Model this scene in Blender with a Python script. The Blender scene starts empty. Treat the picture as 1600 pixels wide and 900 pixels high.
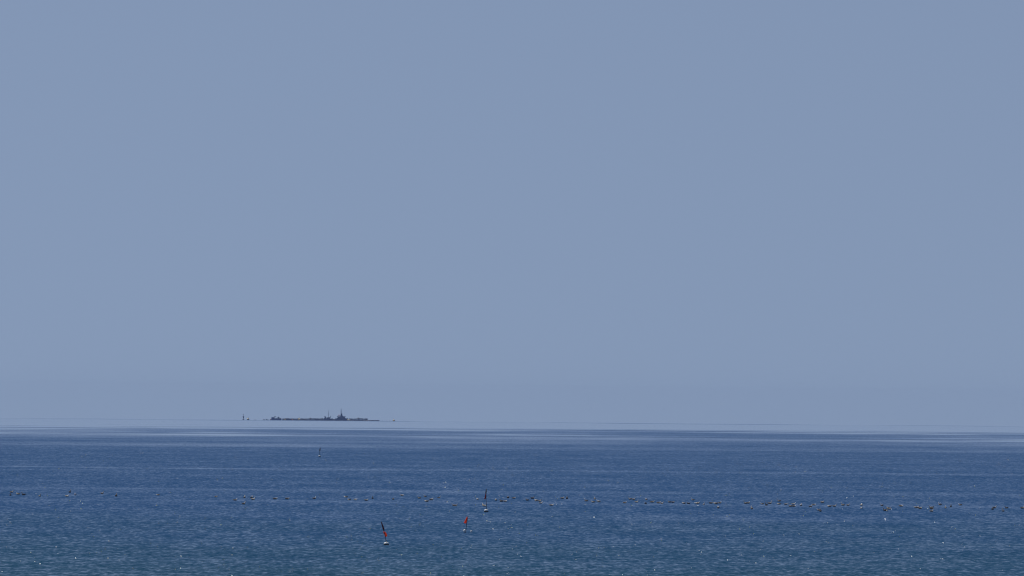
import bpy, bmesh, math, random
from mathutils import Vector, Matrix

random.seed(7)
sc = bpy.context.scene
COL = sc.collection
R = math.radians

# ------------------------------------------------------------------ camera
F_MM = 400.0
FPX = 1600.0 * F_MM / 36.0            # focal length in photo pixels
H = 14.0                              # eye height above the sea, metres
RE = 7.4e6                            # effective earth radius (with refraction)
DIP = math.sqrt(2 * H / RE)
PITCH = (659.5 - 450.0 - DIP * FPX) / FPX
ROLL = 0.0081
FWD = Vector((0, math.cos(PITCH), math.sin(PITCH)))
_r0, _u0 = Vector((1, 0, 0)), Vector((0, -math.sin(PITCH), math.cos(PITCH)))
RIGHT = _r0 * math.cos(ROLL) + _u0 * math.sin(ROLL)
UP = _u0 * math.cos(ROLL) - _r0 * math.sin(ROLL)
cam_d = bpy.data.cameras.new('camera')
cam_d.lens = F_MM; cam_d.sensor_width = 36.0
cam_d.clip_start = 1.0; cam_d.clip_end = 60000.0
cam = bpy.data.objects.new('camera', cam_d); COL.objects.link(cam)
m = Matrix((RIGHT, UP, -FWD)).transposed().to_4x4()
m.translation = Vector((0, 0, H)); cam.matrix_world = m
sc.camera = cam

# ------------------------------------------------------------------ sky, sun, exposure
SUN_EL, SUN_AZ = R(62), R(-42)        # azimuth from +Y (the view), negative = towards -X
world = bpy.data.worlds.new('World'); sc.world = world
world.use_nodes = True
nt = world.node_tree; nt.nodes.clear()
out = nt.nodes.new('ShaderNodeOutputWorld'); bg = nt.nodes.new('ShaderNodeBackground')
sky = nt.nodes.new('ShaderNodeTexSky'); sky.sky_type = 'NISHITA'; sky.sun_disc = False
sky.sun_elevation = SUN_EL; sky.sun_rotation = SUN_AZ
sky.air_density = 1.0; sky.dust_density = 0.0; sky.ozone_density = 3.0; sky.altitude = 0
# the hazy band at the very horizon is even: sample the sky a few degrees up
wtc = nt.nodes.new('ShaderNodeTexCoord'); wadd = nt.nodes.new('ShaderNodeVectorMath'); wadd.operation = 'ADD'
wadd.inputs[1].default_value = (0, 0, 0.34)
wnm = nt.nodes.new('ShaderNodeVectorMath'); wnm.operation = 'NORMALIZE'
nt.links.new(wtc.outputs['Generated'], wadd.inputs[0]); nt.links.new(wadd.outputs[0], wnm.inputs[0]); nt.links.new(wnm.outputs[0], sky.inputs[0])
tint = nt.nodes.new('ShaderNodeMix'); tint.data_type = 'RGBA'; tint.blend_type = 'MULTIPLY'
tint.inputs[0].default_value = 1.0
tint.inputs[7].default_value = (1.97, 1.56, 1.33, 1)
nt.links.new(sky.outputs[0], tint.inputs[6]); nt.links.new(tint.outputs[2], bg.inputs[0])
bg.inputs[1].default_value = 0.06
nt.links.new(bg.outputs[0], out.inputs[0])

sun_d = bpy.data.lights.new('sun', 'SUN'); sun_d.energy = 4.3; sun_d.angle = R(0.53)
sun_d.color = (1.0, 0.96, 0.9)
sun = bpy.data.objects.new('sun', sun_d); COL.objects.link(sun)
SUN_DIR = Vector((math.sin(SUN_AZ) * math.cos(SUN_EL), math.cos(SUN_AZ) * math.cos(SUN_EL), math.sin(SUN_EL)))
sun.rotation_euler = SUN_DIR.to_track_quat('Z', 'Y').to_euler()
sun.location = (0, 0, 200)

sc.view_settings.view_transform = 'Standard'; sc.view_settings.look = 'None'
sc.view_settings.exposure = 0.0; sc.view_settings.gamma = 1.0
sc.view_settings.use_curve_mapping = False
sc.render.engine = 'CYCLES'
cy = sc.cycles
cy.max_bounces = 6; cy.diffuse_bounces = 2; cy.glossy_bounces = 3; cy.transmission_bounces = 3
cy.volume_bounces = 1; cy.transparent_max_bounces = 8
cy.use_adaptive_sampling = False
cy.use_denoising = True
cy.sample_clamp_indirect = 4.0
cy.caustics_reflective = False; cy.caustics_refractive = False
sc.render.film_transparent = False
try: cy.pixel_filter_type = 'BLACKMAN_HARRIS'; cy.filter_width = 1.2
except Exception: pass

# ------------------------------------------------------------------ pixel <-> world
def ray(px, py):
    return FWD + RIGHT * ((px - 800.0) / FPX) - UP * ((py - 450.0) / FPX)

def sea_z(x, y):
    return -(x * x + y * y) / (2 * RE)

def sea_hit(px, py):
    d = ray(px, py)
    a = (d.x ** 2 + d.y ** 2) / (2 * RE)
    disc = max(d.z * d.z - 4 * a * H, 0.0)
    t = 2 * H / (-d.z + math.sqrt(disc))
    return Vector((0, 0, H)) + d * t

def mpp(p):                            # metres per photo pixel at a point
    return (p - Vector((0, 0, H))).dot(FWD) / FPX

def at_dist(px, D):                    # a spot on the sea in the column px at ground distance D
    d = ray(px, 659.0); k = D / math.hypot(d.x, d.y)
    x, y = d.x * k, d.y * k
    return Vector((x, y, sea_z(x, y)))

# ------------------------------------------------------------------ helpers
def tag(o, label=None, cat=None, group=None, kind=None):
    if label: o['label'] = label
    if cat: o['category'] = cat
    if group: o['group'] = group
    if kind: o['kind'] = kind
    return o

def empty(name, loc, rz=0.0):
    o = bpy.data.objects.new(name, None); COL.objects.link(o)
    o.empty_display_size = 0.5; o.location = loc; o.rotation_euler = (0, 0, rz)
    return o

def link(name, mesh, parent=None, loc=None):
    o = bpy.data.objects.new(name, mesh); COL.objects.link(o)
    if parent: o.parent = parent
    if loc is not None: o.location = loc
    return o

def build(name, bm, mat, parent=None, smooth=False, loc=None):
    bmesh.ops.recalc_face_normals(bm, faces=bm.faces)
    me = bpy.data.meshes.new(name); bm.to_mesh(me); bm.free()
    for mt in (mat if isinstance(mat, (list, tuple)) else [mat]): me.materials.append(mt)
    if smooth: me.polygons.foreach_set('use_smooth', [True] * len(me.polygons))
    return link(name, me, parent, loc)

def ring_loft(bm, rings, cap=True, mi=0):
    vr = [[bm.verts.new(p) for p in r] for r in rings]
    for a, b in zip(vr, vr[1:]):
        n = len(a)
        for i in range(n):
            f = bm.faces.new((a[i], a[(i + 1) % n], b[(i + 1) % n], b[i])); f.material_index = mi
    if cap:
        for r in (vr[0], vr[-1]):
            try: bm.faces.new(r).material_index = mi
            except ValueError: pass
    return vr

def tube(bm, pts, r, n=8):
    pts = [Vector(p) for p in pts]
    rad = r if isinstance(r, (list, tuple)) else [r] * len(pts)
    rings = []
    for i, p in enumerate(pts):
        t = (pts[min(i + 1, len(pts) - 1)] - pts[max(i - 1, 0)]).normalized()
        s = Vector((0, 0, 1)) if abs(t.z) < 0.9 else Vector((0, 1, 0))
        a = t.cross(s).normalized(); b = t.cross(a)
        rings.append([p + (a * math.cos(2 * math.pi * k / n) + b * math.sin(2 * math.pi * k / n)) * rad[i] for k in range(n)])
    ring_loft(bm, rings)

def lathe(bm, prof, n=20, sx=1.0, sy=1.0, c=(0, 0, 0)):
    rings = [[Vector((c[0] + r * sx * math.cos(2 * math.pi * k / n), c[1] + r * sy * math.sin(2 * math.pi * k / n), c[2] + z)) for k in range(n)] for r, z in prof]
    ring_loft(bm, rings)

def torus(bm, rad, r, z, n=48, k=8, a0=0.0, a1=2 * math.pi):
    rings = []
    for i in range(n):
        a = 2 * math.pi * i / n
        rings.append([Vector((math.cos(a) * (rad + r * math.cos(2 * math.pi * j / k)), math.sin(a) * (rad + r * math.cos(2 * math.pi * j / k)), z + r * math.sin(2 * math.pi * j / k))) for j in range(k)])
    vr = [[bm.verts.new(p) for p in q] for q in rings]
    for i in range(n):
        A, B = vr[i], vr[(i + 1) % n]
        for j in range(k): bm.faces.new((A[j], A[(j + 1) % k], B[(j + 1) % k], B[j]))

def boxm(bm, x0, x1, y0, y1, z0, z1, top=1.0, bev=0.0):
    cx, cyy = (x0 + x1) / 2, (y0 + y1) / 2
    lo = [(x0, y0), (x1, y0), (x1, y1), (x0, y1)]
    vb = [bm.verts.new((x, y, z0)) for x, y in lo]
    vt = [bm.verts.new((cx + (x - cx) * top, cyy + (y - cyy) * top, z1)) for x, y in lo]
    fs = [bm.faces.new(vb[::-1]), bm.faces.new(vt)]
    for i in range(4): fs.append(bm.faces.new((vb[i], vb[(i + 1) % 4], vt[(i + 1) % 4], vt[i])))
    if bev > 0:
        es = list({e for f in fs for e in f.edges})
        bmesh.ops.bevel(bm, geom=es, offset=bev, segments=1, affect='EDGES')

def clamp(v, a, b): return max(a, min(b, v))

# ------------------------------------------------------------------ materials
def N(tree, t, **kw):
    n = tree.nodes.new(t)
    for k, v in kw.items(): setattr(n, k, v)
    return n

def math_n(tree, op, a=None, b=None, c=None):
    n = tree.nodes.new('ShaderNodeMath'); n.operation = op
    for i, v in enumerate((a, b, c)):
        if v is None: continue
        if isinstance(v, (int, float)): n.inputs[i].default_value = v
        else: tree.links.new(v, n.inputs[i])
    return n.outputs[0]

def base_mat(name, col, col2=None, rough=0.6, scale=6.0, spec=0.4, metal=0.0, translucent=0.0, trans_col=None):
    mt = bpy.data.materials.new(name); mt.use_nodes = True
    t = mt.node_tree; b = t.nodes['Principled BSDF']
    b.inputs['Roughness'].default_value = rough; b.inputs['Metallic'].default_value = metal
    b.inputs['Specular IOR Level'].default_value = spec
    col2 = col2 or tuple(c * 0.6 for c in col)
    tc = N(t, 'ShaderNodeTexCoord'); nz = N(t, 'ShaderNodeTexNoise'); nz.inputs['Scale'].default_value = scale
    nz.inputs['Detail'].default_value = 5
    t.links.new(tc.outputs['Object'], nz.inputs['Vector'])
    cr = N(t, 'ShaderNodeValToRGB'); cr.color_ramp.elements[0].position = 0.35; cr.color_ramp.elements[1].position = 0.65
    cr.color_ramp.elements[0].color = (*col2, 1); cr.color_ramp.elements[1].color = (*col, 1)
    t.links.new(nz.outputs['Fac'], cr.inputs[0]); t.links.new(cr.outputs[0], b.inputs['Base Color'])
    bp = N(t, 'ShaderNodeBump'); bp.inputs['Strength'].default_value = 0.25; bp.inputs['Distance'].default_value = 0.02
    t.links.new(nz.outputs['Fac'], bp.inputs['Height']); t.links.new(bp.outputs[0], b.inputs['Normal'])
    if translucent > 0:
        tr = N(t, 'ShaderNodeBsdfTranslucent'); tr.inputs[0].default_value = (*(trans_col or col), 1)
        mx = N(t, 'ShaderNodeMixShader'); mx.inputs[0].default_value = translucent
        t.links.new(b.outputs[0], mx.inputs[1]); t.links.new(tr.outputs[0], mx.inputs[2])
        t.links.new(mx.outputs[0], t.nodes['Material Output'].inputs[0])
    return mt

M = {}
M['white_float'] = base_mat('white_float_foam', (0.85, 0.85, 0.82), (0.72, 0.72, 0.68), 0.55, 9)
M['dark_green'] = base_mat('dark_green_float_base', (0.03, 0.045, 0.03), (0.015, 0.02, 0.015), 0.7, 20)  # mottled dark green for float bases, collars and lashings
M['pole'] = base_mat('dark_bamboo_pole', (0.05, 0.035, 0.025), (0.02, 0.015, 0.012), 0.6, 14)
M['orange_cloth'] = base_mat('orange_flag_cloth', (0.95, 0.20, 0.02), (0.9, 0.15, 0.015), 0.8, 12, 0.1, 0, 0.6, (0.98, 0.25, 0.02))
M['maroon_cloth'] = base_mat('maroon_flag_cloth', (0.28, 0.014, 0.01), (0.12, 0.008, 0.006), 0.85, 12, 0.1, 0, 0.35, (0.35, 0.012, 0.01))
M['red_cloth'] = base_mat('red_flag_cloth', (0.5, 0.03, 0.015), (0.3, 0.015, 0.01), 0.85, 12, 0.1, 0, 0.3, (0.6, 0.02, 0.01))
M['black_cloth'] = base_mat('black_flag_cloth', (0.012, 0.012, 0.013), (0.006, 0.006, 0.007), 0.9, 12, 0.1)
M['green_cloth'] = base_mat('dark_green_flag_cloth', (0.012, 0.03, 0.03), (0.006, 0.016, 0.018), 0.9, 12, 0.1)
M['collar'] = base_mat('black_collar_pipe', (0.014, 0.017, 0.024), (0.009, 0.011, 0.016), 0.5, 2)
M['net'] = base_mat('dark_green_net', (0.022, 0.032, 0.03), (0.012, 0.018, 0.018), 0.8, 2)
M['steel'] = base_mat('weathered_steel', (0.10, 0.11, 0.12), (0.06, 0.06, 0.06), 0.5, 1.5)
M['hull_blue'] = base_mat('blue_hull_paint', (0.015, 0.03, 0.16), (0.01, 0.02, 0.10), 0.4, 1)
M['hull_dark'] = base_mat('dark_hull_paint', (0.02, 0.025, 0.05), (0.012, 0.014, 0.03), 0.45, 1)
M['deckhouse'] = base_mat('blue_grey_deckhouse_paint', (0.06, 0.075, 0.10), (0.04, 0.05, 0.07), 0.5, 1)  # blue-grey paint in two close tones
M['glass'] = base_mat('dark_window_glass', (0.01, 0.012, 0.015), (0.008, 0.01, 0.012), 0.1, 1)
M['red_paint'] = base_mat('faded_red_paint', (0.45, 0.08, 0.06), (0.3, 0.05, 0.04), 0.6, 1)
M['yellow'] = base_mat('yellow_buoy_paint', (0.75, 0.52, 0.06), (0.6, 0.4, 0.05), 0.5, 1)
M['rust'] = base_mat('brown_fouled_base', (0.05, 0.03, 0.015), (0.03, 0.02, 0.012), 0.8, 2)
M['orange_float'] = base_mat('orange_float_plastic', (0.7, 0.25, 0.08), (0.5, 0.16, 0.05), 0.5, 1)

# ------------------------------------------------------------------ the sea
def sea_material(name='sea_water'):
    mt = bpy.data.materials.new(name); mt.use_nodes = True
    t = mt.node_tree; L = t.links; b = t.nodes['Principled BSDF']
    geo = N(t, 'ShaderNodeNewGeometry'); sp = N(t, 'ShaderNodeSeparateXYZ'); L.new(geo.outputs['Position'], sp.inputs[0])
    X, Y = sp.outputs[0], sp.outputs[1]
    yy = math_n(t, 'MAXIMUM', Y, 50.0); lny = math_n(t, 'LOGARITHM', yy, math.e)
    def noise(sx, sy, detail=2.0, src_y=None, off=0.0):
        c = N(t, 'ShaderNodeCombineXYZ')
        L.new(math_n(t, 'MULTIPLY_ADD', X, 1.0 / sx, off), c.inputs[0])
        L.new(math_n(t, 'MULTIPLY_ADD', src_y if src_y is not None else Y, 1.0 / sy, off * 1.7), c.inputs[1])
        n = N(t, 'ShaderNodeTexNoise'); n.noise_dimensions = '2D'
        n.inputs['Scale'].default_value = 1.0; n.inputs['Detail'].default_value = detail
        L.new(c.outputs[0], n.inputs['Vector'])
        return n
    # --- calm lanes lying parallel to the shore: a ramp over ln(distance offshore)
    wob = noise(420.0, 0.55, 3.0, lny, 3.1)
    wob2 = noise(35.0, 0.06, 2.0, lny, 8.4)
    lnw = math_n(t, 'ADD', lny, math_n(t, 'MULTIPLY', math_n(t, 'SUBTRACT', wob.outputs['Fac'], 0.5), 0.05))
    lnw = math_n(t, 'ADD', lnw, math_n(t, 'MULTIPLY', math_n(t, 'SUBTRACT', wob2.outputs['Fac'], 0.5), 0.03))
    L0, L1 = math.log(850.0), math.log(15000.0)
    tt = math_n(t, 'DIVIDE', math_n(t, 'SUBTRACT', lnw, L0), L1 - L0)
    def tpos(py):
        p = sea_hit(800.0, py); return (math.log(p.y) - L0) / (L1 - L0)
    cr = N(t, 'ShaderNodeValToRGB'); cr.color_ramp.interpolation = 'LINEAR'
    stops = [(662, .99), (667.2, .97), (669.3, .78), (671.2, .58), (673, .88), (674.5, .52), (677.8, .55), (679.6, .94), (681, .60),
             (683.5, .90), (685.2, .57), (692, .50), (694.5, .34), (697.5, .52), (700.5, .50), (702.5, .22), (721, .13),
             (733.4, .10), (735, .58), (736.6, .10), (766.5, .07), (768.5, .46), (771, .09), (784, .08), (786.5, .38), (789.5, .07),
             (808, .06), (812, .24), (817, .06), (842, .06), (848, .2), (858, .05)]
    st = sorted((tpos(py), v) for py, v in stops)
    el = cr.color_ramp.elements
    el[0].position = st[0][0]; el[0].color = (st[0][1],) * 3 + (1,)
    el[1].position = st[-1][0]; el[1].color = (st[-1][1],) * 3 + (1,)
    for p, v in st[1:-1]:
        e = el.new(p); e.color = (v, v, v, 1)
    L.new(tt, cr.inputs[0])
    band = N(t, 'ShaderNodeSeparateColor'); L.new(cr.outputs[0], band.inputs[0])
    lane = noise(260.0, 0.045, 3.0, lny, 1.3)
    brk = noise(120.0, 0.2, 2.0, lny, 5.7)
    brkf = N(t, 'ShaderNodeMapRange'); brkf.inputs[1].default_value = .3; brkf.inputs[2].default_value = .7
    brkf.inputs[3].default_value = .6; brkf.inputs[4].default_value = 1.3
    L.new(brk.outputs['Fac'], brkf.inputs[0])
    calm = math_n(t, 'MULTIPLY', band.outputs[0], brkf.outputs[0])
    calm = math_n(t, 'ADD', calm, math_n(t, 'MULTIPLY', math_n(t, 'SUBTRACT', lane.outputs['Fac'], 0.5), 0.36))
    gust = noise(48.0, 0.028, 3.0, lny, 7.9)
    calm = math_n(t, 'ADD', calm, math_n(t, 'MULTIPLY', math_n(t, 'SUBTRACT', gust.outputs['Fac'], 0.46), 0.30))
    # glassy water far out, reaching nearer the shore on the -X side
    def smooth(src, a, b_):
        r_ = N(t, 'ShaderNodeMapRange'); r_.interpolation_type = 'SMOOTHSTEP'
        r_.inputs[1].default_value = a; r_.inputs[2].default_value = b_; L.new(src, r_.inputs[0]); return r_.outputs[0]
    glass = math_n(t, 'MULTIPLY', smooth(lnw, math.log(4350.0), math.log(4600.0)), smooth(math_n(t, 'ADD', X, math_n(t, 'MULTIPLY', lane.outputs['Fac'], 90.0)), -40.0, -190.0))
    thin = smooth(noise(400.0, 0.03, 1.0, lny, 4.4).outputs['Fac'], 0.60, 0.52)
    glass = math_n(t, 'MULTIPLY', glass, math_n(t, 'MULTIPLY_ADD', thin, 0.5, 0.5))
    edge = noise(330.0, 0.035, 2.0, lny, 9.2)
    lne = math_n(t, 'ADD', lnw, math_n(t, 'MULTIPLY', math_n(t, 'SUBTRACT', edge.outputs['Fac'], 0.5), 0.55))
    glass = math_n(t, 'MAXIMUM', glass, smooth(lne, math.log(5700.0), math.log(6900.0)))
    # a light breeze again on the very last stretch before the horizon, in long patches
    far = math_n(t, 'MULTIPLY', smooth(lny, math.log(10800.0), math.log(12200.0)), smooth(noise(190.0, 2.0, 2.0, lny, 6.6).outputs['Fac'], 0.36, 0.52))
    glass = math_n(t, 'MULTIPLY', glass, math_n(t, 'MULTIPLY_ADD', far, -0.22, 1.0))
    calm = math_n(t, 'MULTIPLY', calm, math_n(t, 'MULTIPLY_ADD', far, -0.22, 1.0))
    calm = math_n(t, 'MAXIMUM', calm, math_n(t, 'MULTIPLY', glass, 0.992))
    calm = math_n(t, 'MINIMUM', math_n(t, 'MAXIMUM', calm, 0.0), 0.992)
    ruf = math_n(t, 'SUBTRACT', 1.0, calm)
    amp = math_n(t, 'MULTIPLY', ruf, SEA['slope'])
    # --- wave facets: slopes from three sizes of wavelets, the faces that show lean to the shore
    n1 = noise(0.40, 3.4, 3.0, None, 0.0); n2 = noise(1.2, 8.0, 3.0, None, 11.0); n3 = noise(9.0, 60.0, 2.0, None, 23.0)
    def comp(i):
        s = None
        for n, w in ((n1, 1.25), (n2, 1.0), (n3, 0.35)):
            q = N(t, 'ShaderNodeSeparateColor'); L.new(n.outputs['Color'], q.inputs[0])
            v = math_n(t, 'MULTIPLY', math_n(t, 'SUBTRACT', q.outputs[i], 0.5), w)
            s = v if s is None else math_n(t, 'ADD', s, v)
        return s
    sx = math_n(t, 'MULTIPLY', comp(0), math_n(t, 'MULTIPLY', amp, 1.2))
    sy = math_n(t, 'ADD', comp(1), 0.42)
    sy = math_n(t, 'MULTIPLY', math_n(t, 'MAXIMUM', sy, 0.11), amp)
    cn = N(t, 'ShaderNodeCombineXYZ'); L.new(sx, cn.inputs[0]); L.new(math_n(t, 'MULTIPLY', sy, -1.0), cn.inputs[1]); cn.inputs[2].default_value = 1.0
    nv = N(t, 'ShaderNodeVectorMath'); nv.operation = 'NORMALIZE'; L.new(cn.outputs[0], nv.inputs[0])
    L.new(nv.outputs[0], b.inputs['Normal'])
    # --- water colour: greener over the shallows towards the shore, deep blue outside
    dp = N(t, 'ShaderNodeMapRange'); dp.inputs[1].default_value = math.log(880.0); dp.inputs[2].default_value = math.log(1500.0); dp.clamp = True
    cloud = noise(60.0, 0.12, 3.0, lny, 2.2)
    L.new(math_n(t, 'ADD', lny, math_n(t, 'MULTIPLY', math_n(t, 'SUBTRACT', cloud.outputs['Fac'], 0.5), 0.35)), dp.inputs[0])
    mc = N(t, 'ShaderNodeMix'); mc.data_type = 'RGBA'
    mc.inputs[6].default_value = (*SEA['shallow'], 1); mc.inputs[7].default_value = (*SEA['deep'], 1)
    L.new(dp.outputs[0], mc.inputs[0]); L.new(mc.outputs[2], b.inputs['Base Color'])
    L.new(math_n(t, 'MULTIPLY_ADD', ruf, 0.13, 0.008), b.inputs['Roughness'])
    b.inputs['IOR'].default_value = 1.333
    return mt

SEA = dict(slope=0.63, shallow=(0.002, 0.041, 0.080), deep=(0.002, 0.041, 0.122))
M['sea'] = sea_material()

def make_sea():
    bm = bmesh.new()
    rr = [0.0]; r = 30.0
    while r < 17000.0:
        rr.append(r); r += max(12.0, min(r * 0.05, 160.0))
    nseg = 240
    c = bm.verts.new((0, 0, 0)); prev = None
    for r in rr[1:]:
        cur = [bm.verts.new((r * math.sin(2 * math.pi * k / nseg), r * math.cos(2 * math.pi * k / nseg), -r * r / (2 * RE))) for k in range(nseg)]
        for k in range(nseg):
            k2 = (k + 1) % nseg
            if prev is None: bm.faces.new((c, cur[k2], cur[k]))
            else: bm.faces.new((prev[k], prev[k2], cur[k2], cur[k]))
        prev = cur
    me = bpy.data.meshes.new('sea'); bm.to_mesh(me); bm.free()
    me.materials.append(M['sea'])
    me.update()
    if me.polygons[500].normal.z < 0: me.flip_normals()
    me.polygons.foreach_set('use_smooth', [True] * len(me.polygons))
    o = link('sea', me); tag(o, kind='structure'); return o
make_sea()

# the air: one even, pale, closed body of haze round the camera, the sea and all on it
bmh = bmesh.new(); boxm(bmh, -18000, 18000, -18000, 18000, -21.0, 34.0)
mh = bpy.data.materials.new('sea_haze'); mh.use_nodes = True
th = mh.node_tree; th.nodes.clear()
oh = N(th, 'ShaderNodeOutputMaterial'); pv = N(th, 'ShaderNodeVolumePrincipled')
pv.inputs['Color'].default_value = (0.25, 0.36, 0.66, 1); pv.inputs['Density'].default_value = 2.8e-5
pv.inputs['Absorption Color'].default_value = (0.25, 0.25, 0.12, 1)
pv.inputs['Anisotropy'].default_value = 0.0
th.links.new(pv.outputs[0], oh.inputs['Volume'])
haze = build('haze', bmh, mh); tag(haze, kind='stuff'); haze['label'] = 'pale blue haze lying over the sea'

# ------------------------------------------------------------------ flag buoys
def px_frame(px, py):
    p = sea_hit(px, py); return p, mpp(p)

def tube_px(base, s, pts, rad, mat, name, parent, n=8, depth=0.0):
    """pts in photo pixels relative to the thing's base pixel -> metres in the upright plane of the thing"""
    bm = bmesh.new(); tube(bm, [(a * s, depth, -b * s) for a, b in pts], rad, n)
    return build(name, bm, mat, parent, smooth=True)

def flag_px(s, rows, mat, name, parent, folds=2.5, amp=0.05, seed=0, label=None):
    rng = random.Random(seed); nu = 15; nr = 18
    def lerp_row(k):
        f = k * (len(rows) - 1); i = min(int(f), len(rows) - 2); w = f - i
        return [rows[i][j] * (1 - w) + rows[i + 1][j] * w for j in range(3)]
    bm = bmesh.new(); g = []
    ph = rng.uniform(0, 6)
    for a in range(nr + 1):
        k = a / nr; y, xl, xr = lerp_row(k); line = []
        for bq in range(nu + 1):
            u = bq / nu
            d = amp * math.sin(u * folds * 2 * math.pi + ph + 1.6 * k) * (0.35 + 0.65 * k) * (0.3 + 0.7 * u)
            line.append(bm.verts.new(((xl + (xr - xl) * u) * s, d + 0.02, -(y + 0.35 * math.sin(u * 5 + ph) * (k > 0.9)) * s)))
        g.append(line)
    for a in range(nr):
        for bq in range(nu): bm.faces.new((g[a][bq], g[a][bq + 1], g[a + 1][bq + 1], g[a + 1][bq]))
    o = build(name, bm, mat, parent, smooth=True)
    sm = o.modifiers.new('cloth_thickness', 'SOLIDIFY'); sm.thickness = 0.006; sm.offset = 0
    if label: o['label'] = label
    return o

def drum_float(parent, s, w, top_h, bot_h, cx=0.0):
    """a foam float with rounded shoulders: pale upper body above a dark green base, collar round the pole"""
    rw = w * s / 2; th_, bh = top_h * s, bot_h * s
    bm = bmesh.new()
    lathe(bm, [(rw * .12, th_ * 0.98), (rw * .40, th_), (rw * .66, th_ * .88), (rw * .86, th_ * .62), (rw * .97, th_ * .28), (rw, 0.0)], 24, 1, .8, (cx * s, 0, bh * .55))
    build('float', bm, M['white_float'], parent, smooth=True)
    bm = bmesh.new()
    lathe(bm, [(rw * .99, 0.012), (rw * 1.03, 0.0), (rw * 1.02, -bh * .5), (rw * .7, -bh), (rw * .2, -bh * 1.05)], 24, 1, .8, (cx * s, 0, bh * .55 - 0.004))
    build('dark_base', bm, M['dark_green'], parent, smooth=True)
    bm = bmesh.new()
    lathe(bm, [(.05, 0), (.055, .05), (.03, .10)], 12, 1, 1, (cx * s, 0, bh * .55 + th_ * .90))
    build('pole_collar', bm, M['dark_green'], parent, smooth=True)

# A: leaning pole, maroon strip furled along it, orange flag below
p, s = px_frame(603.6, 851.6)
A = empty('flag_buoy', p); bx, by = 603.6, 851.6
tag(A, 'leaning flag buoy with furled maroon strip above a drooping orange flag, white float', 'buoy', 'net marker buoys with flags')
rel = lambda pts: [(a - bx, b - by) for a, b in pts]
tube_px(p, s, rel([(604.1, 853.5), (603.4, 846.0), (601.6, 837.0), (599.6, 829.5), (597.4, 822.0), (595.3, 814.6)]), [.034, .034, .032, .028, .024, .018], M['pole'], 'pole', A)
rows = lambda rr: [(y - by, a - bx, b - bx) for y, a, b in rr]
flag_px(s, rows([(815.4, 594.9, 596.0), (818.5, 595.4, 597.4), (822, 596.4, 599.0), (826, 597.5, 600.3), (829.5, 599.0, 600.8)]), M['maroon_cloth'], 'furled_flag', A, 1.5, .03, 1)
flag_px(s, rows([(830.6, 598.2, 601.6), (833, 599.2, 603.4), (836, 600.6, 605.0), (838.4, 601.0, 604.9)]), M['orange_cloth'], 'flag', A, 1.6, .07, 2)
drum_float(A, s, 8.2, 2.6, 3.2)

# B: upright pole, one hanging orange flag, small white float lashed beside it
p, s = px_frame(727.6, 832.2)
bx, by = 727.6, 832.2
B = empty('flag_buoy', p)
tag(B, 'slim upright flag buoy with one bright orange flag and a small white float lashed low', 'buoy', 'net marker buoys with flags')
tube_px(p, s, rel([(727.5, 834.0), (728.2, 825.0), (729.3, 815.0), (730.4, 806.4)]), [.036, .034, .03, .022], M['pole'], 'pole', B)
flag_px(s, rows([(807.6, 728.9, 730.6), (811, 727.4, 730.8), (814.5, 725.6, 729.9), (817.8, 724.4, 727.8)]), M['orange_cloth'], 'flag', B, 1.8, .06, 5)
bm = bmesh.new(); tube(bm, [(2.6 * s, 0.03, 25.0 * s), (5.2 * s, .06, 25.6 * s)], [.014, .008], 6); build('tip_stay', bm, M['pole'], B)
bm = bmesh.new()
lathe(bm, [(.02, -.02), (.10, .0), (.14, .09), (.135, .20), (.08, .31), (.02, .34)], 18, 1, 1, (-1.7 * s, -.05, 0.02))
build('float', bm, M['white_float'], B, smooth=True)
bm = bmesh.new(); torus(bm, .075, .018, 0, 20, 6)
for v in bm.verts: v.co += Vector((-.3 * s, -.02, .16))
build('lashing', bm, M['dark_green'], B, smooth=True)

# C: tall pole with black flag over red flag
p, s = px_frame(759.7, 800.2)
bx, by = 759.7, 800.2
C = empty('flag_buoy', p)
tag(C, 'upright flag buoy with black flag above red flag on a chunky white-topped float', 'buoy', 'net marker buoys with flags')
tube_px(p, s, rel([(760.4, 801.5), (759.9, 793.0), (759.4, 780.0), (759.5, 763.6)]), [.04, .036, .032, .022], M['pole'], 'pole', C)
flag_px(s, rows([(764.4, 759.1, 760.1), (767.5, 758.4, 760.2), (771.2, 757.8, 759.9)]), M['black_cloth'], 'black_flag', C, 1.3, .05, 8, 'limp black flag')
flag_px(s, rows([(771.6, 758.0, 759.3), (775, 757.6, 759.8), (778, 756.9, 759.2), (780.4, 756.0, 757.9)]), M['red_cloth'], 'red_flag', C, 1.5, .05, 9, 'limp red flag')
drum_float(C, s, 6.8, 2.6, 3.4)

# D: far off, dark green flag
p, s = px_frame(499.4, 713.9)
bx, by = 499.4, 713.9
Dd = empty('flag_buoy', p)
tag(Dd, 'lone small flag buoy far offshore with a narrow dark green flag', 'buoy', 'net marker buoys with flags')
tube_px(p, s, rel([(499.4, 714.6), (499.7, 706.0), (500.3, 699.2)]), [.055, .05, .04], M['pole'], 'pole', Dd)
flag_px(s, rows([(699.6, 499.7, 500.7), (702.5, 499.0, 500.7), (705.6, 498.7, 500.0)]), M['green_cloth'], 'flag', Dd, 1.3, .06, 12)
drum_float(Dd, s, 3.6, 1.7, 1.6)

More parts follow.
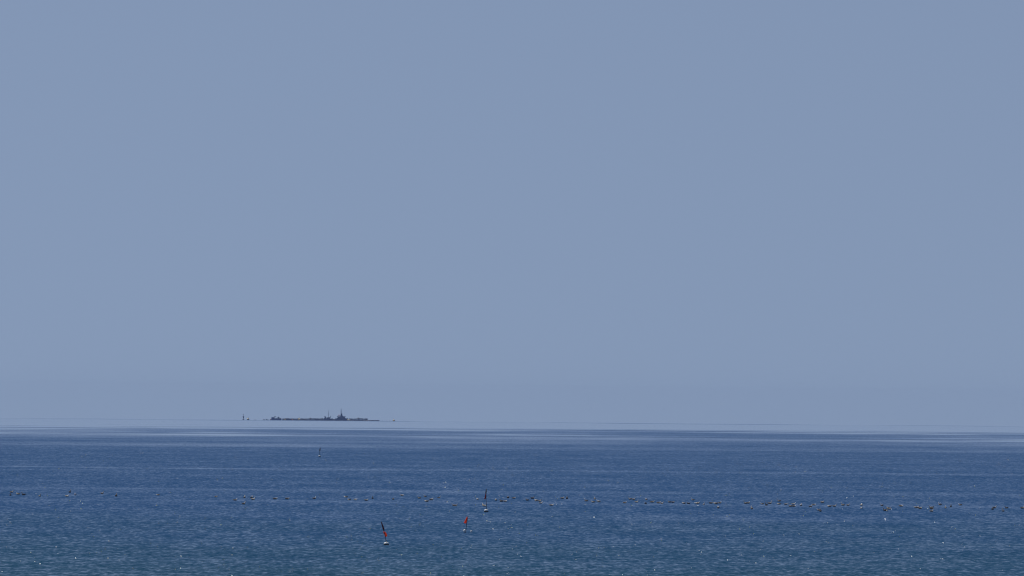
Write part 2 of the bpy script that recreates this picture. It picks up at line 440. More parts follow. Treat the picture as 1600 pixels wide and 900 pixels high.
# ------------------------------------------------------------------ small white net float near buoy B
def net_float(px, py, k, label):
    p, s = px_frame(px, py); o = empty('net_float', p)
    bm = bmesh.new(); lathe(bm, [(.02, -.05), (.08, -.03), (.11, .05), (.10, .14), (.045, .2), (.02, .21)], 16)
    for v in bm.verts: v.co *= k
    build('shell', bm, M['white_float'], o, smooth=True)
    bm = bmesh.new(); torus(bm, .03, .012, .225, 14, 6)
    for v in bm.verts: v.co *= k
    build('rope_eye', bm, M['dark_green'], o, smooth=True)
    tag(o, label, 'float'); return o
net_float(736.5, 831.6, 1.0, 'small white net float bobbing just beside the slim orange-flag buoy')

# ------------------------------------------------------------------ fish farm on the horizon
FD = 13700.0
U = FD / FPX                            # metres per photo pixel out there
def farm(px, dd=0.0): return at_dist(px, FD + dd)

def fish_cage(px, rad_px, rail_px, dd, label, bird_net=True, ring_px=1.5):
    o = empty('fish_cage', farm(px, dd), random.uniform(0, 6.28))
    tag(o, label, 'fish cage', 'round fish cages of the sea farm')
    rd = rad_px * U; rh = rail_px * U; rg = ring_px * U
    bm = bmesh.new(); torus(bm, rd, rg * .42, rg * .30, 56, 8); build('float_ring', bm, M['collar'], o, smooth=True)
    bm = bmesh.new(); torus(bm, rd - rg * 1.0, rg * .38, rg * .28, 56, 8); build('inner_float_ring', bm, M['collar'], o, smooth=True)
    bm = bmesh.new()
    n = 56
    a_ = [[bm.verts.new((r * math.cos(2 * math.pi * i / n), r * math.sin(2 * math.pi * i / n), z)) for i in range(n)] for r, z in ((rd - rg, rg * .68), (rd, rg * .72), (rd, rg * .80), (rd - rg, rg * .78))]
    for q in range(4):
        A_, B_ = a_[q], a_[(q + 1) % 4]
        for i in range(n): bm.faces.new((A_[i], A_[(i + 1) % n], B_[(i + 1) % n], B_[i]))
    build('walkway', bm, M['steel'], o)
    if rail_px > 0:
        post = bmesh.new(); tube(post, [(0, 0, rg * .5), (0, 0, rh * .9)], .10, 6)
        pm = bpy.data.meshes.new('rail_post'); post.to_mesh(pm); post.free(); pm.materials.append(M['collar'])
        np_ = 20
        for i in range(np_):
            a = 2 * math.pi * i / np_; link('rail_post', pm, o, (rd * math.cos(a), rd * math.sin(a), 0))
        ph_ = random.uniform(0, 6)
        def rail_h(a): return rg * .8 + (rh - rg * .8) * (.62 + .20 * math.sin(3 * a + ph_) + .12 * math.sin(7 * a + 2 * ph_) + .06 * math.cos(20 * a))
        bm = bmesh.new(); ri = []
        for i in range(80):
            a = 2 * math.pi * i / 80; ri.append((rd * math.cos(a), rd * math.sin(a), rail_h(a)))
        tube(bm, ri + [ri[0]], .12, 5); build('handrail', bm, M['collar'], o, smooth=True)
        # the net hung between rail and collar: crossing strands
        bm = bmesh.new(); ns = 110; rn = rd - .12
        for sgn in (1, -1):
            for i in range(ns):
                a0 = 2 * math.pi * i / ns; a1 = a0 + sgn * 0.10
                P = [Vector((rn * math.cos(a0 + (a1 - a0) * k), rn * math.sin(a0 + (a1 - a0) * k), rg * .7 + (rail_h(a0) - rg * .7) * k)) for k in (0, .5, 1)]
                for u, v in zip(P, P[1:]):
                    w = .10; tdir = Vector((-math.sin(a0), math.cos(a0), 0)) * w
                    bm.faces.new([bm.verts.new(q) for q in (u - tdir, u + tdir, v + tdir, v - tdir)])
        nt_ = build('net', bm, M['net'], o); nt_.modifiers.new('twine', 'SOLIDIFY').thickness = .05
        bm = bmesh.new(); lathe(bm, [(.5, .2), (.35, rh * .7), (1.5, rh * .8), (1.3, rh * 1.02), (.3, rh * 1.2)], 12); build('feed_spreader', bm, M['steel'], o, smooth=True)
        if bird_net:
            bm = bmesh.new()
            for i in range(7):
                a = math.pi * i / 7
                pts = []
                for k in range(-8, 9):
                    f = k / 8
                    pts.append((rd * f * math.cos(a), rd * f * math.sin(a), rh * .72 + .7 * (1 - f * f) * (0.5 + 0.5 * math.cos(6 * f + i))))
                tube(bm, pts, .06, 4)
            build('bird_net', bm, M['net'], o)
    return o

fish_cage(449.5, 8.5, 3.1, 8, 'small round fish cage nearest the two blue boats, railed and netted')
fish_cage(466.0, 13.0, 3.0, 30, 'round railed fish cage behind the large yellow marker buoy')
fish_cage(485.0, 14.0, 3.6, 0, 'wide round fish cage with the tallest netting, beside the single-masted workboat')
fish_cage(503.0, 11.0, 3.4, 40, 'round railed fish cage half hidden behind the single-masted workboat')
fish_cage(522.0, 11.0, 2.4, 45, 'low fish cage lying between the two masted vessels')
fish_cage(560.0, 14.5, 4.3, 15, 'high-railed fish cage just past the big farm vessel, seaward side')
fish_cage(579.5, 13.0, 0.0, 0, 'bare dark floating collar without rail at the end of the fish farm', False, 1.7)

def hull(bm, Lh, W, Hs, sheer_bow, sheer_stern, n=14):
    """pointed bow at +x, transom at -x; returns nothing, adds a hull with a deck"""
    rings = []
    for i in range(n + 1):
        k = i / n; x = -Lh / 2 + Lh * k
        b = W / 2 * (1 - max(0, (k - .55) / .45) ** 2.2) * (0.86 + .14 * min(1, k / .2)) + .04
        z = Hs + sheer_bow * max(0, (k - .4) / .6) ** 2 + sheer_stern * max(0, (.3 - k) / .3) ** 2
        kz = -.5 + .6 * max(0, (k - .8) / .2) ** 2
        over = Lh * .06 * max(0, (k - .8) / .2)
        rings.append([Vector((x + over, b, z)), Vector((x + over * .6, b * .93, z * .35)), Vector((x, b * .55, kz * .6)), Vector((x, 0, kz)),
                      Vector((x, -b * .55, kz * .6)), Vector((x + over * .6, -b * .93, z * .35)), Vector((x + over, -b, z)), Vector((x + over, -b * .9, z - .25)), Vector((x + over, b * .9, z - .25))])
    ring_loft(bm, rings)

def windows(parent, x0, x1, y, z0, z1, n, mat):
    w = (x1 - x0) / n
    for i in range(n):
        bm = bmesh.new(); boxm(bm, x0 + w * (i + .15), x0 + w * (i + .85), y - .03, y + .03, z0, z1)
        build('window', bm, mat, parent)

# blue workboat at the near end
b0 = empty('workboat', farm(428.0, -10)); tag(b0, 'low boxy blue workboat with a dark canopy at the end of the farm', 'boat')
bm = bmesh.new(); hull(bm, 8.6 * U, 3.2, 2.6 * U, .5, .2); build('hull', bm, M['hull_blue'], b0)
bm = bmesh.new(); boxm(bm, -3.9 * U, 1.2 * U, -1.2, 1.2, 2.2 * U, 4.7 * U, .95, .08); h0 = build('deckhouse', bm, M['hull_blue'], b0)
windows(h0, -3.4 * U, .8 * U, -1.2, 3.0 * U, 3.7 * U, 4, M['glass'])
bm = bmesh.new(); boxm(bm, .2 * U, 3.3 * U, -1.1, 1.1, 5.2 * U, 5.9 * U, .9, .05); build('canopy', bm, M['collar'], b0)
for sx in (.5, 3.0):
    for sy in (-1, 1):
        bm = bmesh.new(); tube(bm, [(sx * U, sy, 2.3 * U), (sx * U, sy, 5.25 * U)], .09, 6); build('canopy_post', bm, M['collar'], b0)

b1 = empty('workboat', farm(435.8, 6)); tag(b1, 'small dark boat with a peaked net hauler moored behind the blue workboat', 'boat')
bm = bmesh.new(); hull(bm, 7.6 * U, 3.0, 1.9 * U, .6, .3); build('hull', bm, M['hull_blue'], b1)
bm = bmesh.new(); boxm(bm, -2.7 * U, .9 * U, -1.1, 1.1, 1.6 * U, 4.8 * U, .62, .1); w1 = build('wheelhouse', bm, M['deckhouse'], b1)
windows(w1, -2.0 * U, .3 * U, -.88, 2.6 * U, 3.3 * U, 3, M['glass'])
bm = bmesh.new(); tube(bm, [(-.4 * U, 0, 3.8 * U), (-.8 * U, 0, 5.6 * U)], [.35, .2], 8); tube(bm, [(-.8 * U, 0, 5.3 * U), (1.6 * U, 0, 3.6 * U)], .16, 6); build('net_hauler', bm, M['steel'], b1)
bm = bmesh.new(); lathe(bm, [(.1, 0), (1.1, .1), (1.2, .7), (.7, 1.2), (.1, 1.35)], 14, 1, .8, (2.1 * U, 0, 1.7 * U)); build('net_heap', bm, M['net'], b1, smooth=True)

# single-masted workboat with raised bow and stern gantry
b2 = empty('workboat', farm(513.3, -12)); tag(b2, 'single-masted workboat with raised prow and stern gantry beside the farm cages', 'boat')
bm = bmesh.new(); hull(bm, 12.5 * U, 4.2, 3.0 * U, 1.4, .9)
bmesh.ops.rotate(bm, cent=(0, 0, 0), matrix=Matrix.Rotation(math.pi, 3, 'Z'), verts=bm.verts); build('hull', bm, M['hull_dark'], b2)
bm = bmesh.new(); boxm(bm, -2.6 * U, 2.8 * U, -1.5, 1.5, 2.6 * U, 5.3 * U, .80, .12); w2 = build('wheelhouse', bm, M['deckhouse'], b2)
windows(w2, -1.5 * U, 1.7 * U, -1.42, 3.5 * U, 4.3 * U, 4, M['glass'])
bm = bmesh.new(); tube(bm, [(0.2 * U, 0, 4.6 * U), (0.2 * U, 0, 15.8 * U)], [.27, .17], 8); mast = build('mast', bm, M['steel'], b2)
bm = bmesh.new(); tube(bm, [(-.6 * U, 0, 11.0 * U), (1.0 * U, 0, 11.0 * U)], .1, 6); build('crosstree', bm, M['steel'], mast)
bm = bmesh.new(); tube(bm, [(-4.0 * U, 0, 3.4 * U), (-5.0 * U, 0, 5.4 * U), (-6.0 * U, 0, 6.9 * U)], [.9, .75, .55], 8); build('bow_derrick', bm, M['hull_dark'], b2)
for sy in (-1.2, 1.2):
    bm = bmesh.new(); tube(bm, [(2.2 * U, sy, 3.2 * U), (2.9 * U, sy, 5.4 * U), (3.4 * U, sy, 7.2 * U)], .3, 6); build('gantry_leg', bm, M['hull_dark'], b2)
bm = bmesh.new(); tube(bm, [(3.4 * U, -1.4, 7.1 * U), (3.4 * U, 1.4, 7.1 * U)], .3, 6); build('gantry_beam', bm, M['hull_dark'], b2)

# the big farm vessel
b3 = empty('farm_vessel', farm(533.4, -20)); tag(b3, 'largest farm vessel with stepped superstructure, tall mast and a faded red raft', 'boat')
bm = bmesh.new(); hull(bm, 18.8 * U, 6.0, 3.0 * U, .9, .7); build('hull', bm, M['hull_dark'], b3)
bm = bmesh.new(); boxm(bm, -7.9 * U, 7.4 * U, -2.4, 2.4, 2.3 * U, 4.8 * U, .84, .15); d1 = build('main_deckhouse', bm, M['hull_dark'], b3)
windows(d1, -6.4 * U, 6.0 * U, -2.28, 3.0 * U, 3.7 * U, 8, M['glass'])
bm = bmesh.new(); boxm(bm, -6.0 * U, 5.6 * U, -2.0, 2.0, 4.7 * U, 6.8 * U, .84, .15); d2 = build('upper_deckhouse', bm, M['hull_dark'], b3)
windows(d2, -4.2 * U, 3.8 * U, -1.84, 5.1 * U, 5.9 * U, 6, M['glass'])
bm = bmesh.new(); boxm(bm, -2.6 * U, 3.2 * U, -1.7, 1.7, 6.55 * U, 8.0 * U, .72, .1); build('bridge_deck', bm, M['deckhouse'], b3)
bm = bmesh.new(); boxm(bm, -1.3 * U, 1.5 * U, -1.3, 1.3, 7.9 * U, 11.4 * U, .84, .12); w3 = build('wheelhouse', bm, M['hull_dark'], b3)
windows(w3, -1.0 * U, 1.2 * U, -1.16, 9.6 * U, 10.6 * U, 3, M['glass'])
bm = bmesh.new(); tube(bm, [(-.5 * U, 0, 11.2 * U), (-.5 * U, 0, 15.0 * U), (-.5 * U, 0, 18.8 * U)], [.42, .36, .2], 8); m3 = build('mast', bm, M['steel'], b3)
bm = bmesh.new(); tube(bm, [(-1.3 * U, 0, 15.2 * U), (.6 * U, 0, 15.2 * U)], .18, 6); build('radar_arm', bm, M['steel'], m3)
bm = bmesh.new(); lathe(bm, [(.1, -.5), (.9, -.35), (1.15, 0), (.9, .35), (.1, .5)], 14, 1.2, .9, (-3.7 * U, 0, 8.5 * U)); build('raft', bm, M['red_paint'], b3, smooth=True)['label'] = 'faded red raft'
bm = bmesh.new(); tube(bm, [(-3.7 * U, -.4, 6.5 * U), (-3.7 * U, -.4, 8.2 * U)], .2, 6); build('raft_cradle', bm, M['steel'], b3)
bm = bmesh.new(); tube(bm, [(-4.9 * U, 0, 6.0 * U), (-6.8 * U, 0, 7.2 * U)], [.55, .4], 8); build('davit', bm, M['hull_dark'], b3)
bm = bmesh.new(); tube(bm, [(5.2 * U, 0, 4.2 * U), (5.2 * U, 0, 7.4 * U)], .35, 8); tube(bm, [(5.2 * U, 0, 6.4 * U), (6.9 * U, 0, 6.8 * U)], .25, 6); build('stern_crane', bm, M['hull_dark'], b3)

def marker_buoy(px, w_px, h_px, label, dd=0.0, base=True, cross=True, mat='yellow'):
    o = empty('marker_buoy', farm(px, dd)); tag(o, label, 'buoy')
    r = w_px * U / 2; h = h_px * U
    if base:
        bm = bmesh.new(); lathe(bm, [(r * .6, -.3), (r, -.1), (r * 1.02, h * .3), (r * .95, h * .42)], 18); build('hull_base', bm, M['rust'], o, smooth=True)
    bm = bmesh.new(); lathe(bm, [(r * .98, h * .40 if base else -.2), (r * .9, h * .62), (r * .55, h * .78), (r * .32, h * .97), (r * .05, h)], 18); build('body', bm, M[mat], o, smooth=True)
    if cross:
        bm = bmesh.new(); tube(bm, [(0, 0, h * .95), (0, 0, h * 1.25)], .09, 6); build('staff', bm, M[mat], o)
        for sg in (1, -1):
            bm = bmesh.new(); tube(bm, [(-.45 * sg, 0, h * 1.2), (.45 * sg, 0, h * 1.2 + .9)], .08, 6); build('topmark_bar', bm, M[mat], o)
    return o
marker_buoy(387.6, 4.0, 2.9, 'yellow marker buoy with brown base beside the dark navigation beacon')
marker_buoy(467.7, 4.0, 3.2, 'large yellow marker buoy in front of the railed fish cages', -30)
marker_buoy(543.6, 2.4, 2.6, 'yellow buoy tucked against the stern of the big farm vessel', -40, cross=False)
marker_buoy(546.4, 2.0, 2.2, 'small yellow buoy between the big vessel and the high-railed cage', -45, cross=False)
marker_buoy(615.3, 3.8, 2.4, 'lone yellow marker buoy beyond the bare end of the fish farm')
marker_buoy(445.6, 2.0, 2.0, 'small yellow buoy at the foot of the smallest fish cage', -25, cross=False)
marker_buoy(456.8, 2.0, 1.7, 'small orange float between the smallest cage and the yellow buoy', -30, False, False, 'orange_float')
marker_buoy(422.6, 2.0, 2.4, 'orange float just off the bow of the low blue workboat', -8, False, False, 'orange_float')

def dark_float(px, w_px, h_px, label, dd=0):
    o = empty('mooring_float', farm(px, dd)); tag(o, label, 'float', 'dark mooring floats of the farm')
    r = w_px * U / 2; h = h_px * U
    bm = bmesh.new(); lathe(bm, [(r * .4, -.3), (r, -.05), (r, h * .5), (r * .75, h * .85), (r * .2, h)], 14, 1, .6); build('drum', bm, M['collar'], o, smooth=True)
    bm = bmesh.new(); torus(bm, .22, .07, h + .2, 14, 6); build('lifting_eye', bm, M['steel'], o)
dark_float(412.3, 3.0, 1.3, 'flat dark mooring float farthest from the low blue workboat')
dark_float(416.2, 1.6, 1.9, 'upright dark mooring float, first of a close pair')
dark_float(418.6, 1.4, 1.8, 'slightly smaller dark mooring float next to the orange float', 6)
dark_float(398.6, 2.0, .7, 'tiny low mooring float between beacon and fish farm')
for q, (fx, lb) in enumerate(((597.5, 'tiny low mooring float right off the bare farm collar'), (603.5, 'tiny low mooring float midway from bare collar to lone yellow buoy'), (609.0, 'tiny low mooring float near the lone yellow buoy'))):
    dark_float(fx, 1.4, .6, lb, 5 * q)

# navigation beacon: base, waisted tower, lantern
o = empty('navigation_beacon', farm(380.3, 0)); tag(o, 'dark waisted navigation beacon standing apart near a yellow buoy', 'beacon')
bm = bmesh.new(); lathe(bm, [(1.2 * U, -.3), (1.5 * U, 0), (1.4 * U, .9 * U), (.8 * U, 1.5 * U)], 18); build('float_base', bm, M['hull_dark'], o, smooth=True)
bm = bmesh.new(); lathe(bm, [(.75 * U, 1.45 * U), (.42 * U, 2.2 * U), (.42 * U, 3.0 * U), (.9 * U, 3.9 * U), (1.25 * U, 5.5 * U), (.3 * U, 5.9 * U)], 18); build('tower', bm, M['hull_dark'], o, smooth=True)
bm = bmesh.new(); tube(bm, [(0, 0, 5.8 * U), (0, 0, 8.4 * U)], .16, 8); build('lantern_staff', bm, M['steel'], o)
bm = bmesh.new(); lathe(bm, [(.1, 7.6 * U), (.6, 7.8 * U), (.6, 8.5 * U), (.1, 8.8 * U)], 12); build('lantern', bm, M['steel'], o, smooth=True)

# ------------------------------------------------------------------ seabirds
def bird_mat(name, back, belly, head, wing):
    mt = bpy.data.materials.new(name); mt.use_nodes = True
    t = mt.node_tree; b = t.nodes['Principled BSDF']; b.inputs['Roughness'].default_value = .8
    b.inputs['Specular IOR Level'].default_value = .2
    tc = N(t, 'ShaderNodeTexCoord'); sp = N(t, 'ShaderNodeSeparateXYZ'); t.links.new(tc.outputs['Object'], sp.inputs[0])
    nz = N(t, 'ShaderNodeTexNoise'); nz.inputs['Scale'].default_value = 28; nz.inputs['Detail'].default_value = 3
    t.links.new(tc.outputs['Object'], nz.inputs['Vector'])
    jz = math_n(t, 'ADD', sp.outputs[2], math_n(t, 'MULTIPLY', math_n(t, 'SUBTRACT', nz.outputs['Fac'], .5), .06))
    mr = N(t, 'ShaderNodeMapRange'); mr.inputs[1].default_value = .055; mr.inputs[2].default_value = .085; t.links.new(jz, mr.inputs[0])
    m1 = N(t, 'ShaderNodeMix'); m1.data_type = 'RGBA'; m1.inputs[6].default_value = (*belly, 1); m1.inputs[7].default_value = (*back, 1)
    t.links.new(mr.outputs[0], m1.inputs[0])
    jx = math_n(t, 'ADD', sp.outputs[0], math_n(t, 'MULTIPLY', sp.outputs[2], .55))
    mh_ = N(t, 'ShaderNodeMapRange'); mh_.inputs[1].default_value = .215; mh_.inputs[2].default_value = .25; t.links.new(jx, mh_.inputs[0])
    m2 = N(t, 'ShaderNodeMix'); m2.data_type = 'RGBA'; m2.inputs[7].default_value = (*head, 1)
    t.links.new(m1.outputs[2], m2.inputs[6]); t.links.new(mh_.outputs[0], m2.inputs[0])
    mb = N(t, 'ShaderNodeMapRange'); mb.inputs[1].default_value = .425; mb.inputs[2].default_value = .435; t.links.new(jx, mb.inputs[0])
    m3_ = N(t, 'ShaderNodeMix'); m3_.data_type = 'RGBA'; m3_.inputs[7].default_value = (.12, .09, .03, 1)
    t.links.new(m2.outputs[2], m3_.inputs[6]); t.links.new(mb.outputs[0], m3_.inputs[0])
    t.links.new(m3_.outputs[2], b.inputs['Base Color'])
    return mt, base_mat(name + '_wing', wing, tuple(c * .55 for c in wing), .8, 24, .2)

PLUM = {
    'd': (bird_mat('dark_plumage', (.14, .11, .08), (.12, .095, .07), (.30, .26, .20), (.08, .065, .05)), 'dark brown seabird'),
    'b': (bird_mat('mottled_plumage', (.36, .31, .23), (.42, .38, .31), (.66, .62, .54), (.23, .19, .14)), 'mottled brown seabird'),
    'w': (bird_mat('white_head_plumage', (.26, .21, .16), (.65, .62, .57), (.85, .83, .79), (.21, .175, .13)), 'white-headed seabird'),
    'p': (bird_mat('pale_plumage', (.62, .57, .46), (.75, .72, .66), (.82, .80, .76), (.42, .36, .27)), 'pale buff seabird'),
}
def bird_body(pose):
    # spine from tail to bill: (x, z, half width, half height)
    body = [(-.30, .105, .012, .008), (-.25, .095, .04, .022), (-.17, .075, .085, .062), (-.06, .060, .115, .088), (.05, .055, .115, .092), (.13, .062, .095, .085)]
    if pose == 'raised':
        neck = [(.185, .095, .068, .062), (.205, .145, .048, .045), (.213, .19, .042, .042), (.235, .228, .044, .044), (.262, .238, .040, .038), (.288, .232, .022, .022), (.325, .222, .010, .010), (.345, .214, .004, .004)]
    elif pose == 'resting':
        neck = [(.18, .085, .075, .070), (.205, .118, .058, .055), (.222, .145, .048, .046), (.245, .162, .044, .042), (.270, .162, .036, .034), (.292, .156, .020, .019), (.325, .148, .010, .009), (.345, .142, .004, .004)]
    else:  # forward
        neck = [(.19, .072, .072, .068), (.225, .092, .050, .048), (.262, .112, .042, .041), (.295, .125, .043, .041), (.325, .124, .036, .034), (.348, .116, .020, .019), (.382, .106, .009, .009), (.40, .10, .004, .004)]
    sp = body + neck; n = 12
    bm = bmesh.new(); rings = []
    for i, (x, z, w, h) in enumerate(sp):
        a, c = sp[max(i - 1, 0)], sp[min(i + 1, len(sp) - 1)]
        tx, tz = c[0] - a[0], c[1] - a[1]; l = math.hypot(tx, tz); tx, tz = tx / l, tz / l
        rings.append([Vector((x - tz * h * math.sin(2 * math.pi * k / n), w * math.cos(2 * math.pi * k / n), z + tx * h * math.sin(2 * math.pi * k / n))) for k in range(n)])
    ring_loft(bm, rings); bmesh.ops.recalc_face_normals(bm, faces=bm.faces)
    for v in bm.verts: v.co = Vector((v.co.x * .88, v.co.y * 1.12, v.co.z * 1.38))
    me = bpy.data.meshes.new('seabird_body'); bm.to_mesh(me); bm.free()
    me.polygons.foreach_set('use_smooth', [True] * len(me.polygons)); return me

def wing_mesh(sg):
    # folded wing: a long leaf-shaped shell on the flank, tip crossing over the tail
    bm = bmesh.new(); rings = []
    for x, yc, zc, hh, th in ((.12, .088, .085, .012, .006), (.07, .106, .088, .042, .012), (-.02, .112, .092, .052, .014), (-.12, .094, .100, .043, .013), (-.22, .055, .115, .024, .010), (-.33, .012, .128, .010, .006)):
        rings.append([Vector((x, sg * (yc + th * math.cos(2 * math.pi * k / 8) - hh * .45 * math.sin(2 * math.pi * k / 8)), zc + hh * math.sin(2 * math.pi * k / 8))) for k in range(8)])
    ring_loft(bm, rings); bmesh.ops.recalc_face_normals(bm, faces=bm.faces)
    for v in bm.verts: v.co = Vector((v.co.x * .88, v.co.y * 1.12, v.co.z * 1.38))
    me = bpy.data.meshes.new('folded_wing'); bm.to_mesh(me); bm.free()
    me.polygons.foreach_set('use_smooth', [True] * len(me.polygons)); return me

PZ = {'raised': 'head raised', 'resting': 'head sunk', 'forward': 'neck stretched'}
BODY = {}; WING = {}
for pk, ((mb_, mw_), _) in PLUM.items():
    for pz in PZ:
        me = bird_body(pz); me.materials.append(mb_); BODY[pk, pz] = me
    for sg in (1, -1):
        me = wing_mesh(sg); me.materials.append(mw_); WING[pk, sg] = me

# (x, y) read in the photograph at 8x in strips of 200 px; plumage; way it faces (l, r, e = end on)
STRIPS = [
 (0, 750, [(145,148,'b','r'),(130,185,'d','e'),(228,172,'b','l'),(295,180,'d','l'),(498,197,'b','e'),(838,200,'p','r'),(873,147,'d','e'),(940,180,'w','e'),(1278,165,'b','r'),(1452,195,'d','e')]),
 (200, 750, [(375,183,'w','l'),(1100,205,'b','r'),(1340,248,'w','r'),(1457,215,'b','e'),(1545,215,'b','r'),(1563,240,'p','r'),(1445,295,'b','r')]),
 (400, 750, [(238,232,'b','r'),(388,232,'b','r'),(730,228,'w','r'),(1127,208,'w','l'),(1168,242,'b','l'),(1243,243,'p','r'),(1377,250,'b','r'),(1457,225,'d','e')]),
 (600, 750, [(115,235,'d','e'),(225,190,'p','r'),(440,222,'b','l'),(515,203,'w','l'),(592,243,'b','r'),(535,263,'b','l'),(688,218,'w','r'),(870,315,'w','l'),(895,317,'b','r'),(1170,238,'p','e'),(1400,248,'b','e'),(1467,262,'d','l'),(1515,265,'p','r'),(1550,217,'d','e'),(1240,310,'p','e'),(1258,322,'p','r')]),
 (800, 760, [(22,143,'b','r'),(192,168,'d','l'),(255,145,'d','r'),(303,175,'p','l'),(348,180,'b','r'),(360,205,'p','r'),(492,235,'p','r'),(630,145,'b','r'),(687,147,'d','e'),(925,178,'w','l'),(1015,192,'b','l'),(1035,152,'b','e'),(1080,188,'p','l'),(1478,155,'b','l'),(1522,160,'b','r'),(1412,202,'w','r'),(1560,192,'p','r')]),
 (1000, 760, [(80,160,'b','e'),(70,210,'d','e'),(152,192,'b','r'),(232,203,'b','r'),(275,210,'p','r'),(370,192,'d','l'),(410,195,'d','r'),(550,208,'b','l'),(605,210,'d','l'),(662,165,'w','l'),(710,212,'p','l'),(733,205,'b','e'),(800,222,'p','e'),(885,205,'d','r'),(950,212,'b','l'),(998,203,'w','r'),(978,265,'w','e'),(1318,208,'b','l'),(1352,205,'b','r'),(1397,275,'b','e'),(1527,215,'w','l'),(1580,228,'d','e')]),
 (1200, 760, [(22,210,'b','r'),(137,180,'w','l'),(140,217,'b','l'),(222,220,'b','r'),(318,220,'p','r'),(278,245,'b','l'),(318,246,'w','r'),(413,235,'b','e'),(533,248,'b','r'),(572,228,'p','r'),(680,197,'b','r'),(770,247,'b','l'),(830,245,'b','r'),(632,293,'w','l'),(655,305,'d','e'),(935,230,'b','l'),(1000,232,'b','r'),(1168,232,'p','e'),(1168,270,'p','e'),(1422,235,'w','l'),(1495,265,'p','l'),(1515,280,'b','r'),(1465,297,'d','l'),(1490,302,'p','e')]),
 (1400, 760, [(62,243,'w','r'),(252,262,'b','l'),(278,260,'w','e'),(303,272,'b','r'),(437,262,'b','l'),(446,276,'d','r'),(445,308,'w','r'),(550,225,'w','l'),(620,265,'b','e'),(685,247,'d','e'),(803,228,'w','l'),(1230,263,'b','r'),(1207,282,'d','e'),(1338,305,'b','e'),(1382,265,'d','l'),(1580,268,'b','r')]),
]
spots = []
for x0, y0, lst in STRIPS:
    for X_, Y_, pk, fc in lst: spots.append((x0 + X_ / 8, y0 + Y_ / 8 + 1.3, pk, fc))
pos = [sea_hit(a, b) for a, b, _, _ in spots]
# clusters: birds whose neighbours swim within a few body lengths across the line
par = list(range(len(pos)))
def find(i):
    while par[i] != i: i = par[i]
    return i
for i in range(len(pos)):
    for j in range(i):
        if abs(pos[i].x - pos[j].x) < 1.0: par[find(i)] = find(j)
size = {}
for i in range(len(pos)): size[find(i)] = size.get(find(i), 0) + 1
WORDS = ['', '', 'two', 'three', 'four', 'five', 'six', 'seven', 'eight', 'nine', 'ten', 'eleven', 'twelve']
rng = random.Random(21)
buoy_x = sea_hit(759.7, 800.2).x
SPECIAL = {(600, 1240): 'pale buff seabird swimming behind the float of the black-and-red flag buoy',
           (600, 1258): 'pale buff seabird swimming close against the pole of the black-and-red flag buoy',
           (600, 1170): 'pale buff seabird floating alone a little off the black-and-red flag buoy'}
keys = [(x0, X_) for x0, y0, lst in STRIPS for X_, Y_, _, _ in lst]
for i, ((a, b, pk, fc), p) in enumerate(zip(spots, pos)):
    pz = rng.choice(['raised', 'raised', 'resting', 'forward']) if fc != 'e' else rng.choice(['raised', 'raised', 'resting'])
    if fc == 'e': hd = rng.choice([-1, 1]) * R(90) + R(rng.uniform(-28, 28))
    else: hd = (0 if fc == 'r' else math.pi) + R(rng.uniform(-32, 32))
    o = link('seabird', BODY[pk, pz]); sc_ = rng.uniform(0.98, 1.24)
    o.location = (p.x, p.y, p.z - .015); o.rotation_euler = (R(rng.uniform(-3, 3)), R(rng.uniform(-5, 3)), hd); o.scale = (sc_,) * 3
    for sg in (1, -1): link('folded_wing', WING[pk, sg], o)
    n = size[find(i)]
    if n == 1: ctx = 'floating on its own'
    elif n == 2: ctx = 'floating beside one other bird'
    else: ctx = 'in a knot of %s birds' % (WORDS[n] if n < len(WORDS) else 'many')
    fx, fy = math.cos(hd), math.sin(hd); tb = 1 if p.x < buoy_x else -1
    face = 'facing the fish farm' if fy > .75 else 'facing the shore' if fy < -.75 else 'facing towards the flag buoys' if fx * tb > 0 else 'turned from the flag buoys'
    lab = SPECIAL.get(keys[i]) or '%s, %s, %s, %s' % (PLUM[pk][1], PZ[pz], face, ctx)
    tag(o, lab, 'bird', 'seabirds resting in a long line on the sea')

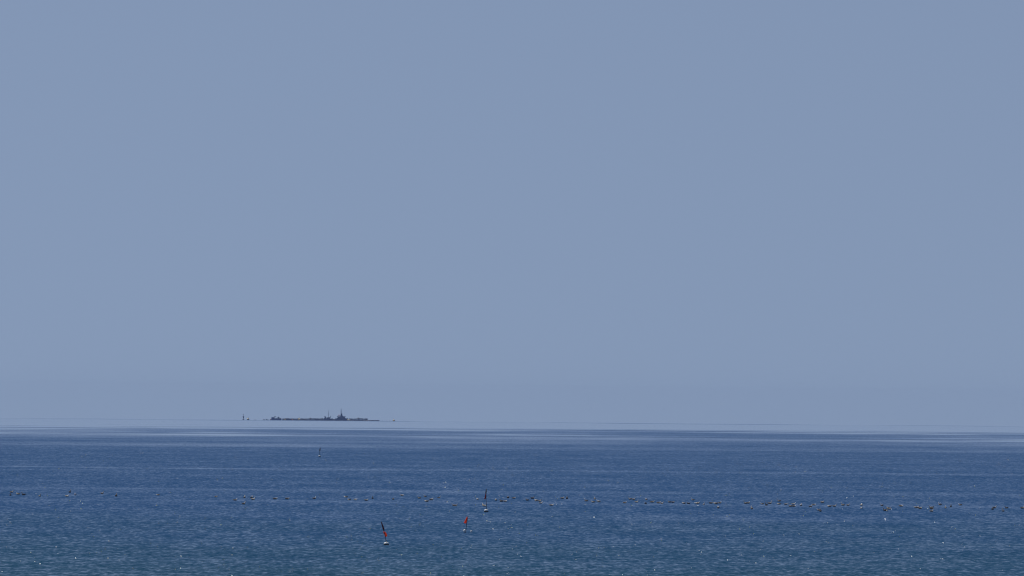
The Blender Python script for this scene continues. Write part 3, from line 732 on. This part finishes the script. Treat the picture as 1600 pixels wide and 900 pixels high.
# ------------------------------------------------------------------ added facets tilted to mirror the sun into the camera
def glint_facets():
    rg = random.Random(5); bm = bmesh.new()
    for i in range(GL['n']):
        if i % 3 == 0 or i < 3:          # glints are set in loose bunches
            cxp = rg.uniform(-60, 1660); cyp = 704 + (902 - 704) * rg.random() ** 0.8
            px, py = cxp, cyp
        elif rg.random() < .55: px = cxp + rg.gauss(0, 14); py = max(703, cyp + rg.gauss(0, 4))
        else: px = rg.uniform(-60, 1660); py = 704 + (902 - 704) * rg.random() ** 0.8
        p = sea_hit(px, py); s = mpp(p)
        vdir = (Vector((0, 0, H)) - p).normalized()
        hv = (vdir + SUN_DIR).normalized()
        # facet turned halfway between sun and camera, each one jittered slightly
        hv = (hv + Vector((rg.gauss(0, .025), rg.gauss(0, .025), rg.gauss(0, .025)))).normalized()
        k = rg.choice([.6, .8, 1.0, 1.0, 1.5])
        w = GL['w'] * k * (0.7 + 0.5 * s / .08); h = w * .5
        ax = Vector((0, 0, 1)).cross(hv).normalized(); upv = hv.cross(ax).normalized()
        base = p + Vector((0, 0, -.01))
        w0 = w
        f = [base - ax * w0 * .8, base + ax * w0 * .8, base + ax * w * .45 + upv * h * 1.2, base - ax * w * .45 + upv * h * 1.2]
        bk = [base + Vector((0, 1, 0)) * w * 1.6 + ax * sgn * w * .8 for sgn in (-1, 1)]
        v = [bm.verts.new(q) for q in f] + [bm.verts.new(q) for q in bk]
        bm.faces.new((v[0], v[1], v[2], v[3])); bm.faces.new((v[3], v[2], v[5], v[4]))
        bm.faces.new((v[0], v[3], v[4])); bm.faces.new((v[1], v[5], v[2]))
    mt = bpy.data.materials.new('glint_facet_water'); mt.use_nodes = True
    b = mt.node_tree.nodes['Principled BSDF']; b.inputs['Base Color'].default_value = (*SEA['deep'], 1)
    b.inputs['Roughness'].default_value = GL['rough']; b.inputs['IOR'].default_value = 1.333
    tc = N(mt.node_tree, 'ShaderNodeTexCoord'); nz = N(mt.node_tree, 'ShaderNodeTexNoise'); nz.inputs['Scale'].default_value = 9
    mt.node_tree.links.new(tc.outputs['Object'], nz.inputs['Vector'])
    mr = N(mt.node_tree, 'ShaderNodeMapRange'); mr.inputs[3].default_value = GL['rough'] * .8; mr.inputs[4].default_value = GL['rough'] * 1.2
    mt.node_tree.links.new(nz.outputs['Fac'], mr.inputs[0]); mt.node_tree.links.new(mr.outputs[0], b.inputs['Roughness'])
    o = build('glint_facets', bm, mt); tag(o, 'tiny added water facets tilted to glint in the sun across the sea', 'waves', None, 'stuff')
GL = dict(n=800, w=.038, rough=.245)
glint_facets()
